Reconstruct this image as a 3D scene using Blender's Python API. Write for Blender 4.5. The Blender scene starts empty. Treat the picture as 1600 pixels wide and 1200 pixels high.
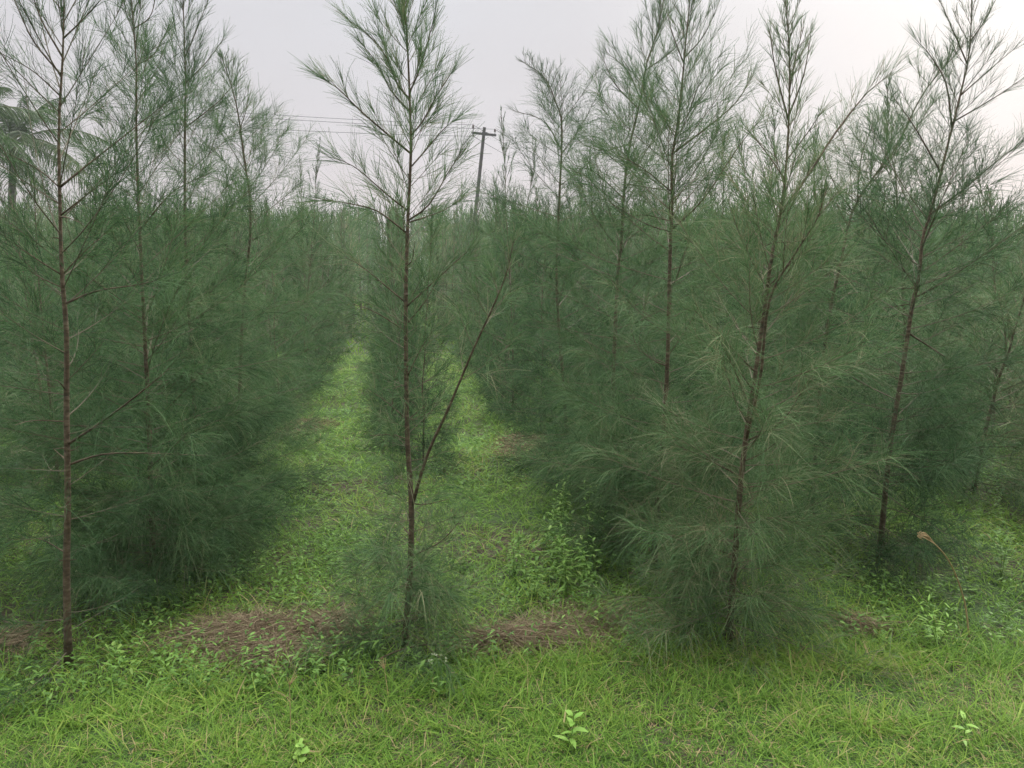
import bpy, math, numpy as np
from mathutils import Vector
rng = np.random.default_rng(7)
C = bpy.context.scene.collection
PI = math.pi

# ------------------------------------------------------------------ camera
CAMH = 1.55; F = 1200.0
TH = math.atan(170/1200.0)
cam = bpy.data.cameras.new('camera'); camo = bpy.data.objects.new('camera', cam); C.objects.link(camo)
camo.location = (0, 0, CAMH); camo.rotation_euler = (PI/2-TH, 0, 0)
cam.sensor_width = 36; cam.lens = 27.0; cam.clip_end = 3000; cam.clip_start = 0.02
bpy.context.scene.camera = camo

def ray(x, y):
    u = (x-800)/F; v = (600-y)/F
    return np.array([u, math.cos(TH)+v*math.sin(TH), -math.sin(TH)+v*math.cos(TH)])
def at(x, y, D):                       # a point of the place seen at photo position x, y, D metres ahead
    d = ray(x, y); return np.array([0, 0, CAMH])+d*(D/d[1])
def ground(x, y):
    d = ray(x, y); k = CAMH/-d[2]; return np.array([d[0]*k, d[1]*k, 0.0])
def proj(X, Y, Z):                     # back to photo position
    z = Z-CAMH; c, s = math.cos(TH), math.sin(TH)
    w = Y*c-z*s; up = Y*s+z*c
    w = np.where(np.abs(w) < 1e-6, 1e-6, w)
    return 800+F*X/w, 600-F*up/w

# ------------------------------------------------------------------ terrain height
_k = [(rng.uniform(0.5, 5), rng.uniform(0, 2*PI), rng.uniform(0, 6.28)) for _ in range(14)]
def noise2(x, y):
    s = 0*np.asarray(x, float)
    for f, a, p in _k: s = s+np.sin(f*(np.cos(a)*x+np.sin(a)*y)*1.6+p)/(1+f*.6)
    return s/4.0
def verge_edge(x): return 2.78+0.1*x+0.10*np.sin(1.7*x+.6)+0.05*np.sin(4.3*x)
def gh(x, y):
    x = np.asarray(x, float); y = np.asarray(y, float)
    e = 1/(1+np.exp((y-verge_edge(x))/0.10))
    return 0.028*noise2(x, y)*np.clip(12/np.maximum(y, 1), 0.1, 1)+0.03*e

# ------------------------------------------------------------------ mesh helpers
def build(name, V, Q, mats, parent=None, tone=None, midx=None, smooth=False, T=None):
    """link one mesh object from vertex array, quad array (and triangles T)"""
    V = np.asarray(V, np.float32); Q = np.asarray(Q, np.int32).reshape(-1, 4)
    T = np.zeros((0, 3), np.int32) if T is None else np.asarray(T, np.int32).reshape(-1, 3)
    me = bpy.data.meshes.new(name)
    me.vertices.add(len(V)); me.vertices.foreach_set('co', V.ravel())
    nl = len(Q)*4+len(T)*3; me.loops.add(nl)
    me.loops.foreach_set('vertex_index', np.concatenate([Q.ravel(), T.ravel()]))
    me.polygons.add(len(Q)+len(T))
    st = np.concatenate([np.arange(len(Q))*4, len(Q)*4+np.arange(len(T))*3]).astype(np.int32)
    me.polygons.foreach_set('loop_start', st)
    if midx is not None: me.polygons.foreach_set('material_index', np.asarray(midx, np.int32))
    me.polygons.foreach_set('use_smooth', np.full(len(Q)+len(T), smooth))
    if tone is not None:
        a = me.attributes.new('tone', 'FLOAT', 'POINT'); a.data.foreach_set('value', np.asarray(tone, np.float32))
    for m in (mats if isinstance(mats, (list, tuple)) else [mats]): me.materials.append(m)
    me.update(calc_edges=True)
    o = bpy.data.objects.new(name, me); C.objects.link(o)
    if parent: o.parent = parent
    return o
def nrm(a): return a/np.maximum(np.linalg.norm(a, axis=-1, keepdims=True), 1e-9)
def ribbons(P, Dv, L, W, bend, nseg=3, taper=0.25, side=None, prof=None, rg=rng):
    """curved flat blades: root P, direction Dv, length L, width W, bend vector (per length)"""
    n = len(P); t = np.linspace(0, 1, nseg+1)
    if side is None: side = nrm(np.cross(Dv, rg.normal(size=(n, 3))))
    w = (1-(1-taper)*t) if prof is None else np.interp(t, np.linspace(0, 1, len(prof)), prof)
    pts = P[:, None]+Dv[:, None]*(L[:, None, None]*t[None, :, None])+bend[:, None]*(L[:, None, None]*(t**2)[None, :, None])
    off = side[:, None]*(W[:, None, None]*.5*w[None, :, None])
    V = np.stack([pts-off, pts+off], 2).reshape(-1, 3)
    b = (np.arange(n)*(nseg+1)*2)[:, None]; k = (np.arange(nseg)*2)[None]
    Q = np.stack([b+k, b+k+1, b+k+3, b+k+2], -1).reshape(-1, 4)
    return V, Q
def tube(pts, rad, ns=6):
    pts = np.asarray(pts, float); rad = np.asarray(rad, float); n = len(pts)
    tg = nrm(np.gradient(pts, axis=0)); up = np.array([0.3, 1, 0.1])
    a = nrm(np.cross(tg, up)); b = np.cross(tg, a)
    an = np.arange(ns)*2*PI/ns
    V = pts[:, None]+rad[:, None, None]*(a[:, None]*np.cos(an)[None, :, None]+b[:, None]*np.sin(an)[None, :, None])
    V = V.reshape(-1, 3); i = np.arange(n-1)[:, None]*ns; j = np.arange(ns)[None]; j2 = (j+1) % ns
    Q = np.stack([i+j, i+j2, i+ns+j2, i+ns+j], -1).reshape(-1, 4)
    T = []
    for e, base in ((0, 0), (1, (n-1)*ns)):
        for k in range(1, ns-1): T.append((base, base+k+1, base+k) if not e else (base, base+k, base+k+1))
    return V, Q, np.array(T, np.int32)
class Acc:
    def __init__(s): s.V = []; s.Q = []; s.T = []; s.t = []; s.m = []; s.mt = []; s.n = 0
    def add(s, V, Q, T=None, tone=0.5, m=0):
        s.V.append(V); s.Q.append(np.asarray(Q).reshape(-1, 4)+s.n)
        if T is not None and len(T): s.T.append(np.asarray(T)+s.n); s.mt.append(np.full(len(T), m))
        s.t.append(np.broadcast_to(np.asarray(tone, float), (len(V),)).copy()); s.m.append(np.full(len(np.asarray(Q).reshape(-1, 4)), m)); s.n += len(V)
    def build(s, name, mats, parent=None, smooth=False):
        T = np.concatenate(s.T) if s.T else None
        m = np.concatenate(s.m+s.mt)
        return build(name, np.concatenate(s.V), np.concatenate(s.Q), mats, parent, np.concatenate(s.t), m, smooth, T)
def spline(pts, n):
    """smooth resample of a polyline (Catmull-Rom)"""
    p = np.asarray(pts, float)
    if len(p) == 2: t = np.linspace(0, 1, n)[:, None]; return p[0]*(1-t)+p[1]*t
    q = np.vstack([2*p[0]-p[1], p, 2*p[-1]-p[-2]]); out = []
    for s in np.linspace(0, len(p)-1-1e-6, n):
        i = int(s); t = s-i; a, b, c, d = q[i:i+4]
        out.append(.5*((2*b)+(c-a)*t+(2*a-5*b+4*c-d)*t*t+(3*b-a-3*c+d)*t**3))
    return np.array(out)
def box(acc, c, s, R=None, tone=.5, m=0):
    v = np.array([[x, y, z] for x in (-.5, .5) for y in (-.5, .5) for z in (-.5, .5)])*np.array(s)
    if R is not None: v = v@np.asarray(R).T
    acc.add(v+np.array(c), [[0, 1, 3, 2], [4, 6, 7, 5], [0, 4, 5, 1], [2, 3, 7, 6], [0, 2, 6, 4], [1, 5, 7, 3]], tone=tone, m=m)
def thing(name, label, cat, loc=(0, 0, 0), rz=0, group=None):
    o = bpy.data.objects.new(name, None); C.objects.link(o); o.location = [float(v) for v in loc]; o.rotation_euler = (0, 0, float(rz))
    o.empty_display_size = .1
    tag(o, label, cat, group); return o
def tag(o, label, cat, group=None, kind=None):
    o['label'] = label; o['category'] = cat
    if group: o['group'] = group
    if kind: o['kind'] = kind
    return o

# ------------------------------------------------------------------ materials
def mat(name):
    m = bpy.data.materials.new(name); m.use_nodes = True; nt = m.node_tree; nt.nodes.clear(); return m, nt
def N(nt, t, **kw):
    n = nt.nodes.new(t)
    for k, v in kw.items(): setattr(n, k, v)
    return n
def ramp(nt, stops, src):
    r = N(nt, 'ShaderNodeValToRGB'); e = r.color_ramp.elements
    while len(e) < len(stops): e.new(.5)
    for el, (p, c) in zip(e, stops): el.position = p; el.color = (*c, 1)
    nt.links.new(src, r.inputs[0]); return r.outputs[0]
def leafmat(name, stops, trans=.35, rough=.6, patch=None, rnd=0.25, spec=.18):
    """thin foliage: diffuse + gloss with light passing through; tone varies leaf by leaf"""
    m, nt = mat(name); L = nt.links.new
    at_ = N(nt, 'ShaderNodeAttribute', attribute_name='tone'); oi = N(nt, 'ShaderNodeObjectInfo')
    ma = N(nt, 'ShaderNodeMath', operation='MULTIPLY_ADD'); L(oi.outputs['Random'], ma.inputs[0]); ma.inputs[1].default_value = rnd
    su = N(nt, 'ShaderNodeMath', operation='SUBTRACT'); L(at_.outputs['Fac'], su.inputs[0]); su.inputs[1].default_value = rnd/2
    L(su.outputs[0], ma.inputs[2])
    src = ma.outputs[0]
    if patch:
        tc = N(nt, 'ShaderNodeNewGeometry'); no = N(nt, 'ShaderNodeTexNoise'); no.inputs['Scale'].default_value = patch; no.inputs['Detail'].default_value = 3
        L(tc.outputs['Position'], no.inputs['Vector'])
        mm = N(nt, 'ShaderNodeMath', operation='MULTIPLY_ADD'); L(no.outputs[0], mm.inputs[0]); mm.inputs[1].default_value = .9; L(src, mm.inputs[2])
        s2 = N(nt, 'ShaderNodeMath', operation='SUBTRACT'); L(mm.outputs[0], s2.inputs[0]); s2.inputs[1].default_value = .45; src = s2.outputs[0]
    col = ramp(nt, stops, src)
    p = N(nt, 'ShaderNodeBsdfPrincipled'); p.inputs['Roughness'].default_value = rough; p.inputs['Specular IOR Level'].default_value = spec
    L(col, p.inputs['Base Color']); t = N(nt, 'ShaderNodeBsdfTranslucent'); L(col, t.inputs['Color'])
    mx = N(nt, 'ShaderNodeMixShader'); mx.inputs[0].default_value = trans; L(p.outputs[0], mx.inputs[1]); L(t.outputs[0], mx.inputs[2])
    o = N(nt, 'ShaderNodeOutputMaterial'); L(mx.outputs[0], o.inputs[0]); return m
def solidmat(name, stops, scale=20, rough=.85, bump=.4, stretch=(1, 1, 1), detail=5):
    m, nt = mat(name); L = nt.links.new
    tc = N(nt, 'ShaderNodeTexCoord'); mp = N(nt, 'ShaderNodeMapping'); mp.inputs['Scale'].default_value = stretch
    L(tc.outputs['Object'], mp.inputs[0]); no = N(nt, 'ShaderNodeTexNoise'); no.inputs['Scale'].default_value = scale; no.inputs['Detail'].default_value = detail
    L(mp.outputs[0], no.inputs['Vector']); col = ramp(nt, stops, no.outputs[0])
    p = N(nt, 'ShaderNodeBsdfPrincipled'); p.inputs['Roughness'].default_value = rough; L(col, p.inputs['Base Color'])
    b = N(nt, 'ShaderNodeBump'); b.inputs['Strength'].default_value = bump; b.inputs['Distance'].default_value = .01; L(no.outputs[0], b.inputs['Height']); L(b.outputs[0], p.inputs['Normal'])
    o = N(nt, 'ShaderNodeOutputMaterial'); L(p.outputs[0], o.inputs[0]); return m
M_needle = leafmat('casuarina_needles', [(0, (.034, .070, .031)), (.42, (.070, .140, .056)), (.78, (.130, .212, .088)), (1, (.23, .22, .13))], trans=.30, rnd=.52, spec=.08)
M_twig = leafmat('green_twig', [(0, (.07, .065, .045)), (1, (.16, .13, .085))], trans=.0)
M_bark = solidmat('reddish_bark', [(.25, (.036, .027, .015)), (.5, (.080, .056, .032)), (.75, (.16, .122, .08))], scale=30, stretch=(1, 1, 2.2), bump=.8)
M_grass = leafmat('fresh_grass', [(0, (.045, .105, .016)), (.4, (.115, .230, .030)), (.75, (.20, .33, .050)), (.93, (.26, .34, .06)), (1, (.38, .30, .15))], trans=.42, patch=1.1, rough=.5)
M_weed = leafmat('broad_leaf', [(0, (.07, .15, .03)), (.6, (.16, .29, .06)), (1, (.30, .42, .12))], trans=.35, rough=.45)
M_pale = leafmat('pale_young_leaf', [(0, (.16, .32, .05)), (1, (.32, .48, .12))], trans=.35, rough=.45)
M_litter = leafmat('dead_needles', [(0, (.07, .045, .027)), (.5, (.17, .130, .080)), (1, (.33, .265, .17))], trans=.1, rough=.8)
M_straw = leafmat('straw', [(0, (.3, .24, .12)), (1, (.5, .36, .2))], trans=.2)
M_frond = leafmat('palm_leaflets', [(0, (.022, .045, .014)), (.6, (.05, .09, .025)), (1, (.12, .13, .05))], trans=.25, rough=.4)
M_palmbark = solidmat('palm_bark', [(.3, (.07, .06, .05)), (.7, (.14, .12, .10))], scale=6, stretch=(1, 1, 6))
M_pole = solidmat('weathered_concrete', [(.3, (.06, .055, .055)), (.7, (.11, .10, .10))], scale=5, bump=.2)
M_iron = solidmat('dull_iron', [(.3, (.035, .035, .04)), (.7, (.07, .065, .065))], scale=9, bump=.1, rough=.6)
M_porc = solidmat('brown_porcelain', [(.3, (.06, .035, .03)), (.7, (.08, .05, .04))], scale=3, bump=0, rough=.3)
M_wire = solidmat('aluminium_wire', [(.3, (.10, .10, .11)), (.7, (.14, .14, .15))], scale=3, bump=0, rough=.6)

# ground: brown soil with thin green moss and litter tints
m, nt = mat('soil'); L = nt.links.new
g = N(nt, 'ShaderNodeNewGeometry')
n1 = N(nt, 'ShaderNodeTexNoise'); n1.inputs['Scale'].default_value = 1.3; n1.inputs['Detail'].default_value = 6; L(g.outputs['Position'], n1.inputs['Vector'])
n2 = N(nt, 'ShaderNodeTexNoise'); n2.inputs['Scale'].default_value = 38; n2.inputs['Detail'].default_value = 6; L(g.outputs['Position'], n2.inputs['Vector'])
c1 = ramp(nt, [(.3, (.022, .017, .010)), (.5, (.050, .036, .022)), (.75, (.11, .078, .05))], n2.outputs[0])
c2 = ramp(nt, [(.3, (.015, .03, .006)), (.7, (.045, .085, .018))], n2.outputs[0])
f = ramp(nt, [(.40, (0, 0, 0)), (.56, (1, 1, 1))], n1.outputs[0])
mx = N(nt, 'ShaderNodeMix', data_type='RGBA'); L(f, mx.inputs[0]); L(c1, mx.inputs[6]); L(c2, mx.inputs[7])
p = N(nt, 'ShaderNodeBsdfPrincipled'); p.inputs['Roughness'].default_value = .95; L(mx.outputs[2], p.inputs['Base Color'])
b = N(nt, 'ShaderNodeBump'); b.inputs['Distance'].default_value = .02; L(n2.outputs[0], b.inputs['Height']); L(b.outputs[0], p.inputs['Normal'])
o = N(nt, 'ShaderNodeOutputMaterial'); L(p.outputs[0], o.inputs[0]); M_soil = m

# ------------------------------------------------------------------ ground sheet
def axis(lo, hi, near, step, grow):
    a = [0.0]; s = step
    while a[-1] < hi:
        if a[-1] > near: s *= grow
        a.append(a[-1]+s)
    b = [0.0]; s = step
    while b[-1] > lo:
        if -b[-1] > near: s *= grow
        b.append(b[-1]-s)
    return np.array(b[:0:-1]+a)
gx = axis(-900, 900, 5, .06, 1.12); gy = axis(-60, 1400, 9, .06, 1.12)
X, Y = np.meshgrid(gx, gy); V = np.stack([X, Y, gh(X, Y)], -1).reshape(-1, 3)
i = np.arange(len(gy)-1)[:, None]*len(gx); j = np.arange(len(gx)-1)[None]
o = build('ground', V, np.stack([i+j, i+j+1, i+len(gx)+j+1, i+len(gx)+j], -1), M_soil, smooth=True)
o['kind'] = 'structure'; o['label'] = 'brown plantation soil under the grass'

# ------------------------------------------------------------------ casuarina trees
def crown_parts(rg, trunk, acc, nb, Lmax, manual=(), npt=14, wid=.0019, nseg=3, s0=.02, prof=None, twigsp=.034, nl=(.10, .20), low=1.0, ns=4, bias=1.18, thin=0, dens=.62, skirt=0, skl=.36):
    """branches, twigs and needles round a trunk curve. material 0 needles, 1 twig"""
    H = trunk[-1, 2]-trunk[0, 2]; n = len(trunk)
    branches = []                                  # polyline, s at root
    prof = prof or [(0, .7), (.10, .95), (.3, 1), (.5, .80), (.64, .46), (.82, .26), (1, .10)]
    ps, pl = zip(*prof); phi = rg.uniform(0, 6.28)
    for k in range(nb+skirt):
        s = s0+(0.985-s0)*((k+rg.uniform(0, .9))/nb)**bias if k < nb else rg.uniform(.01, .17)
        if rg.random() > np.interp(s, [0, .15, .5, 1], [low, low, 1, 1]): continue
        L_ = (Lmax*np.interp(s, ps, pl) if k < nb else skl)*rg.uniform(.6, 1.15); phi += 2.4+rg.uniform(-.5, .5)
        el = math.radians(np.interp(s, [0, .3, .6, 1], [-2, 20, 44, 66])+rg.uniform(-12, 12))
        root = np.array([np.interp(s*(n-1), np.arange(n), trunk[:, q]) for q in range(3)])
        d = np.array([math.cos(phi)*math.cos(el), math.sin(phi)*math.cos(el), math.sin(el)])
        t = np.linspace(0, 1, 6)[:, None]; lift = np.interp(s, [0, .25, .5, 1], [.15, .1, .22, .16])*rg.uniform(.3, 1.3)
        pl_ = root+d*L_*t+np.array([0, 0, lift*L_])*t**2+rg.normal(size=3)*L_*.06*t**2
        pl_[:, 2] = np.maximum(pl_[:, 2], trunk[0, 2]+.03); branches.append((pl_, s, L_, True))
    for pl_ in manual:
        r = pl_[0]; s = np.clip((r[2]-trunk[0, 2])/H, 0, 1); L_ = np.linalg.norm(np.diff(pl_, axis=0), axis=1).sum()
        branches.append((spline(pl_, 9), s, L_, False))
    P = []; Dd = []; LL = []; SS = []
    for pl_, s, L_, own in branches:
        m_ = len(pl_)
        if own:
            V, Q, T = tube(pl_, np.linspace(.0012+.0042*L_, .0008, m_)*(wid/.0022)**.5, 3 if ns < 5 else 4); acc.add(V, Q, T, .6, 1)
        k = max(4, int(L_/twigsp)); tt = (np.arange(k)+rg.uniform(0, 1, k))/k*.88+.12
        tt = tt[tt > (.12 if L_ < .5 else .2)]; k = len(tt)
        pos = np.stack([np.interp(tt*(m_-1), np.arange(m_), pl_[:, q]) for q in range(3)], -1)
        tg = nrm(np.stack([np.interp(tt*(m_-1), np.arange(m_), np.gradient(pl_[:, q])) for q in range(3)], -1))
        perp = nrm(np.cross(tg, rg.normal(size=(k, 3))))
        spread = np.interp(s, [0, .5, .8, 1], [.95, .8, .42, .26])
        dd = nrm(tg+perp*spread*rg.uniform(.6, 1.3, (k, 1))+np.array([0, 0, .15]))
        l2 = (np.minimum(.30, .34*L_+.03))*(1-.75*tt)*rg.uniform(.5, 1.2, k)*np.interp(s, [0, .55, .8, 1], [1, .9, .6-.15*thin, .42-.12*thin])+.018
        P.append(pos); Dd.append(dd); LL.append(l2); SS.append(np.full(k, s))
        P.append(pl_[-2:-1]); Dd.append(nrm(pl_[-1:]-pl_[-2:-1])); LL.append(np.array([.2*L_/1])); SS.append(np.array([s]))
    # the leader itself carries short twigs near the top
    tt = rg.uniform(.80, .995, max(8, nb//3)); pos = np.stack([np.interp(tt*(n-1), np.arange(n), trunk[:, q]) for q in range(3)], -1)
    tg = nrm(trunk[-1:]-trunk[-3:-2]); P.append(pos); Dd.append(nrm(tg+.3*rg.normal(size=(len(tt), 3)))); LL.append(.10*(1.05-tt)/.2+.01); SS.append(tt)
    P = np.vstack(P); Dd = np.vstack(Dd); LL = np.concatenate(LL); SS = np.concatenate(SS); k = len(P)
    bend = rg.normal(size=(k, 3))*.08+np.array([0, 0, .12])
    V, Q = ribbons(P, Dd, LL, np.full(k, wid*1.1), bend, 2, .5, rg=rg); acc.add(V, Q, None, .5, 1)
    # needles
    cnt = np.maximum(2, (npt*(.45+LL/.12*.55)*np.interp(SS, [0, .5, .68, 1], [1.15, 1, dens, dens])).astype(int)); idx = np.repeat(np.arange(k), cnt); n_ = len(idx)
    t = rg.uniform(0, 1, n_)
    root = P[idx]+Dd[idx]*(LL[idx]*t)[:, None]+bend[idx]*(LL[idx]*t*t)[:, None]
    tg = nrm(Dd[idx]+2*bend[idx]*t[:, None]); perp = nrm(np.cross(tg, rg.normal(size=(n_, 3))))
    sp = np.interp(SS[idx], [0, .4, .75, 1], [1.0, .75, .36, .18])*rg.uniform(.4, 1.3, n_)
    dn = nrm(tg+perp*sp[:, None]+np.array([0, 0, .10]))
    ln = rg.uniform(nl[0], nl[1], n_)*np.interp(SS[idx], [0, .6, .85, 1], [1.15, 1.05, .62-.22*thin, .26-.1*thin])*(1-.3*t)
    droop = np.interp(SS[idx], [0, .35, .65, 1], [.42, .36, .14, 0.02])*rg.uniform(.2, 1.6, n_)
    bd = rg.normal(size=(n_, 3))*.10; bd[:, 2] -= droop
    V, Q = ribbons(root, dn, ln, np.full(n_, wid)*rg.uniform(.7, 1.2, n_), bd, nseg, .5, rg=rg)
    V[:, 2] = np.maximum(V[:, 2], trunk[0, 2]-.02)
    tone = np.repeat(np.clip(rg.normal(.42, .2, n_)+np.repeat(rg.normal(0, .17, k), cnt), 0, 1), (nseg+1)*2)
    acc.add(V, Q, None, tone, 0)
    return branches

GROUP = 'young casuarina trees planted in rows'
hero_n0 = []
def hero(label, D, trunkpx, limbs=(), r0=.017, nb=46, Lmax=.62, seed=1, npt=14, low=1.0, prof=None, forks=(), depth=0, s0=.02, wid=.0017, twigsp=.034, bias=1.35, thin=0, dens=.62, skirt=0, skl=.36):
    rg = np.random.default_rng(seed)
    base = ground(*trunkpx[0]); D = base[1] if D is None else D
    base = at(trunkpx[0][0], trunkpx[0][1], D) if D != base[1] else base
    base[2] = float(gh(base[0], base[1]))-.01
    tp = [base]+[at(x, y, D+depth*(trunkpx[0][1]-y)/1000.) for x, y in trunkpx[1:]]
    tr = spline(tp, 26); org = tr[0].copy(); tr = tr-org
    t = thing('casuarina_tree', label, 'tree', org, 0, GROUP)
    n = len(tr); rad = .86*r0*(1-np.linspace(0, 1, n)**.9*.93); rad[0] *= 1.25
    V, Q, T = tube(tr, rad, 9); build('trunk', V, Q, M_bark, t, smooth=True, T=T)
    man = []
    for li, lm in enumerate(limbs):
        pts = []; f = rg.uniform(-.5, .5)
        for q, (x, y) in enumerate(lm):
            d = D+depth*(trunkpx[0][1]-y)/1000.
            dist = abs(x-lm[0][0])/F*D
            pts.append(at(x, y, d+f*dist)-org)
        # root sits on the trunk axis
        z = pts[0][2]; pts[0] = np.array([np.interp(z, tr[:, 2], tr[:, 0]), np.interp(z, tr[:, 2], tr[:, 1]), z])
        pl_ = spline(pts, 10); man.append(pl_)
        L_ = np.linalg.norm(np.diff(pl_, axis=0), axis=1).sum(); s = np.clip(z/tr[-1, 2], 0, 1)
        V, Q, T = tube(pl_, np.linspace(min(.006, .0017+.0065*L_), .0010, 10), 6)
        build('branch', V, Q, M_bark, t, smooth=True, T=T)
    acc = Acc()
    crown_parts(rg, tr, acc, nb, Lmax, man, npt=npt, low=low, prof=prof, s0=s0, wid=wid, ns=5, twigsp=twigsp, bias=bias, thin=thin, dens=dens, skirt=skirt, skl=skl)
    for fk in forks:                                  # a second stem
        pts = [at(x, y, D-.25*(fk[0][1]-y)/400.)-org for x, y in fk]; z = pts[0][2]
        pts[0] = np.array([np.interp(z, tr[:, 2], tr[:, 0]), np.interp(z, tr[:, 2], tr[:, 1]), z])
        fp = spline(pts, 18); V, Q, T = tube(fp, r0*.44*(1-np.linspace(0, 1, 18)*.85), 8); build('fork_stem', V, Q, M_bark, t, smooth=True, T=T)
        crown_parts(rg, fp, acc, 12, .30, (), npt=npt-3, s0=.38, wid=wid, bias=1.0, thin=1)
    acc.build('crown', [M_needle, M_twig], t)
    # dead stubs and bare twigs low on the stem
    for q in range(13):
        z = rg.uniform(.06, .62); c0 = np.array([np.interp(z*25, np.arange(26), tr[:, k]) for k in range(3)]); a_ = rg.uniform(0, 6.28); l_ = rg.choice([.02, .03, .06, .13, .2])
        e_ = c0+np.array([math.cos(a_), math.sin(a_), rg.uniform(-.1, .6)])*(l_+.01); dt_ = Acc(); V, Q, T = tube(spline([c0, (c0+e_)/2+rg.normal(size=3)*l_*.08, e_+rg.normal(size=3)*l_*.1], 6), np.linspace(.0030, .0011, 6), 5); dt_.add(V, Q, T); dt_.build('dead_twig', [M_bark], t)
    hero_n0.append((org[0], org[1])); return t

P1 = [(0, .95), (.09, .8), (.17, .34), (.3, .42), (.45, .5), (.6, .5), (.75, .5), (.88, .36), (1, .16)]
hero('forked young casuarina standing alone between the two grassy lanes, its trunk splitting near the ground', None,
     [(632, 1012), (640, 900), (643, 795), (637, 700), (635, 600), (634, 480), (637, 350), (642, 240), (640, 150), (636, 60), (631, -10), (628, -60)],
     [[(637, 240), (600, 205), (560, 170), (530, 140), (503, 122)], [(638, 155), (620, 130), (600, 82), (570, 50), (545, 33)], [(638, 175), (610, 140), (590, 100), (563, 66)],
      [(640, 145), (655, 110), (670, 60), (684, 0)], [(641, 212), (660, 190), (682, 150), (705, 115)], [(641, 262), (665, 235), (690, 205), (707, 190)], [(640, 345), (670, 320), (700, 270), (722, 236)],
      [(638, 330), (600, 300), (560, 265), (532, 250)], [(638, 348), (690, 330), (720, 310)], [(637, 365), (590, 330), (545, 318), (505, 312)],
      [(632, 517), (585, 487), (550, 475)], [(633, 473), (570, 420), (540, 402)], [(635, 480), (700, 420), (735, 388)], [(636, 508), (665, 470), (682, 440)], [(637, 592), (655, 550), (676, 515)], [(634, 655), (600, 625), (575, 608)],
      [(640, 870), (690, 845), (730, 800)]],
     r0=.0165, nb=80, Lmax=.43, seed=11, npt=16, prof=P1, bias=1.18, dens=1.15, skirt=24, skl=.25, forks=[[(643, 795), (668, 710), (700, 640), (740, 545), (770, 480), (792, 425), (803, 370)]])
hero('casuarina with straight reddish trunk nearest the left edge of the view', None,
     [(107, 1042), (104, 900), (106, 780), (104, 640), (104, 520), (97, 430), (94, 330), (92, 200), (98, 90), (100, 0), (101, -130)],
     [[(95, 293), (60, 265), (0, 233)], [(95, 293), (140, 255), (210, 200), (255, 165)], [(99, 337), (135, 305), (185, 268)], [(97, 430), (50, 400), (0, 365)], [(101, 450), (60, 432), (38, 415)],
      [(104, 475), (150, 455), (215, 445), (245, 438)], [(98, 430), (130, 395), (175, 355)], [(107, 695), (165, 655), (230, 605), (265, 575)], [(107, 727), (160, 710), (230, 708), (320, 712)], [(104, 865), (70, 845), (45, 838)],
      [(93, 118), (50, 60), (10, -30)], [(94, 90), (60, 20), (40, -60)], [(94, 150), (50, 110), (-5, 80)], [(97, 60), (130, 30), (175, -20)]],
     r0=.0175, nb=58, Lmax=.62, seed=12, prof=[(0, .55), (.15, .5), (.3, .6), (.6, 1), (.8, .8), (1, .3)], low=.75)
hero('casuarina with dark lower trunk, second from the front in the row left of the lane', None,
     [(240, 915), (237, 800), (233, 660), (228, 560), (224, 480), (217, 330), (213, 200), (213, 100), (205, 0), (200, -90)],
     [[(214, 45), (235, 25), (246, -20)], [(216, 102), (240, 85), (262, 45)], [(225, 500), (180, 470), (150, 430)], [(220, 360), (270, 300), (330, 270)], [(230, 620), (280, 590), (340, 575)]],
     r0=.017, nb=118, Lmax=.72, seed=13, skirt=34, skl=0.50, npt=20, bias=1.55)
hero('tall casuarina third from the front in the row left of the lane', None,
     [(305, 838), (306, 700), (300, 560), (290, 400), (289, 200), (290, 130), (286, 0), (284, -60)],
     [[(290, 130), (320, 100), (350, 60)], [(289, 200), (340, 160), (362, 135)], [(289, 90), (310, 40), (325, 0)]], r0=.017, nb=112, Lmax=.68, seed=14, skirt=30, skl=0.50, npt=20, bias=1.6)
hero('casuarina whose thin leader arches left, beside the left edge of the lane', None,
     [(378, 775), (374, 650), (380, 480), (392, 345), (380, 235), (370, 167), (357, 120), (345, 85)],
     [[(385, 270), (360, 230), (340, 200)], [(376, 200), (385, 170), (388, 140)]], r0=.017, nb=100, Lmax=.66, seed=15, npt=20, prof=[(0, .8), (.2, 1), (.45, .9), (.6, .55), (.75, .26), (1, .08)], thin=1, bias=1.8, dens=.42)
hero('thin pale-stemmed casuarina left of the straight reddish trunk', None,
     [(92, 770), (85, 680), (75, 590), (68, 520), (60, 430), (55, 330), (52, 260)], [[(68, 530), (40, 510), (10, 515)]], r0=.016, nb=60, Lmax=.7, seed=16)
hero('leaning casuarina with double brown stem, front tree of the row right of the lane', None,
     [(1138, 1005), (1148, 880), (1155, 780), (1166, 680), (1178, 600), (1195, 480), (1206, 400), (1220, 330), (1230, 240), (1234, 130), (1232, 60), (1227, -5)],
     [[(1222, 335), (1265, 270), (1300, 215), (1330, 175), (1360, 140), (1397, 113)], [(1232, 190), (1212, 110), (1202, 45)], [(1233, 140), (1243, 90), (1256, 42)], [(1233, 180), (1255, 120), (1267, 55)],
      [(1178, 582), (1130, 530), (1085, 485)], [(1176, 610), (1155, 580), (1140, 560)], [(1160, 745), (1100, 715), (1055, 695)], [(1150, 868), (1120, 858), (1075, 830), (1052, 805)], [(1225, 280), (1195, 235), (1165, 200)],
      [(1228, 250), (1260, 210), (1280, 180)], [(1165, 690), (1220, 660), (1260, 600)], [(1200, 450), (1250, 400), (1300, 380)]],
     r0=.017, nb=98, Lmax=.58, seed=17, skirt=22, skl=0.32, npt=18, bias=1.5, forks=[[(1166, 690), (1188, 590), (1202, 470), (1240, 400), (1275, 345), (1290, 300)]], prof=[(0, .85), (.2, 1), (.45, .85), (.6, .5), (.75, .28), (1, .09)], thin=1)
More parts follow.
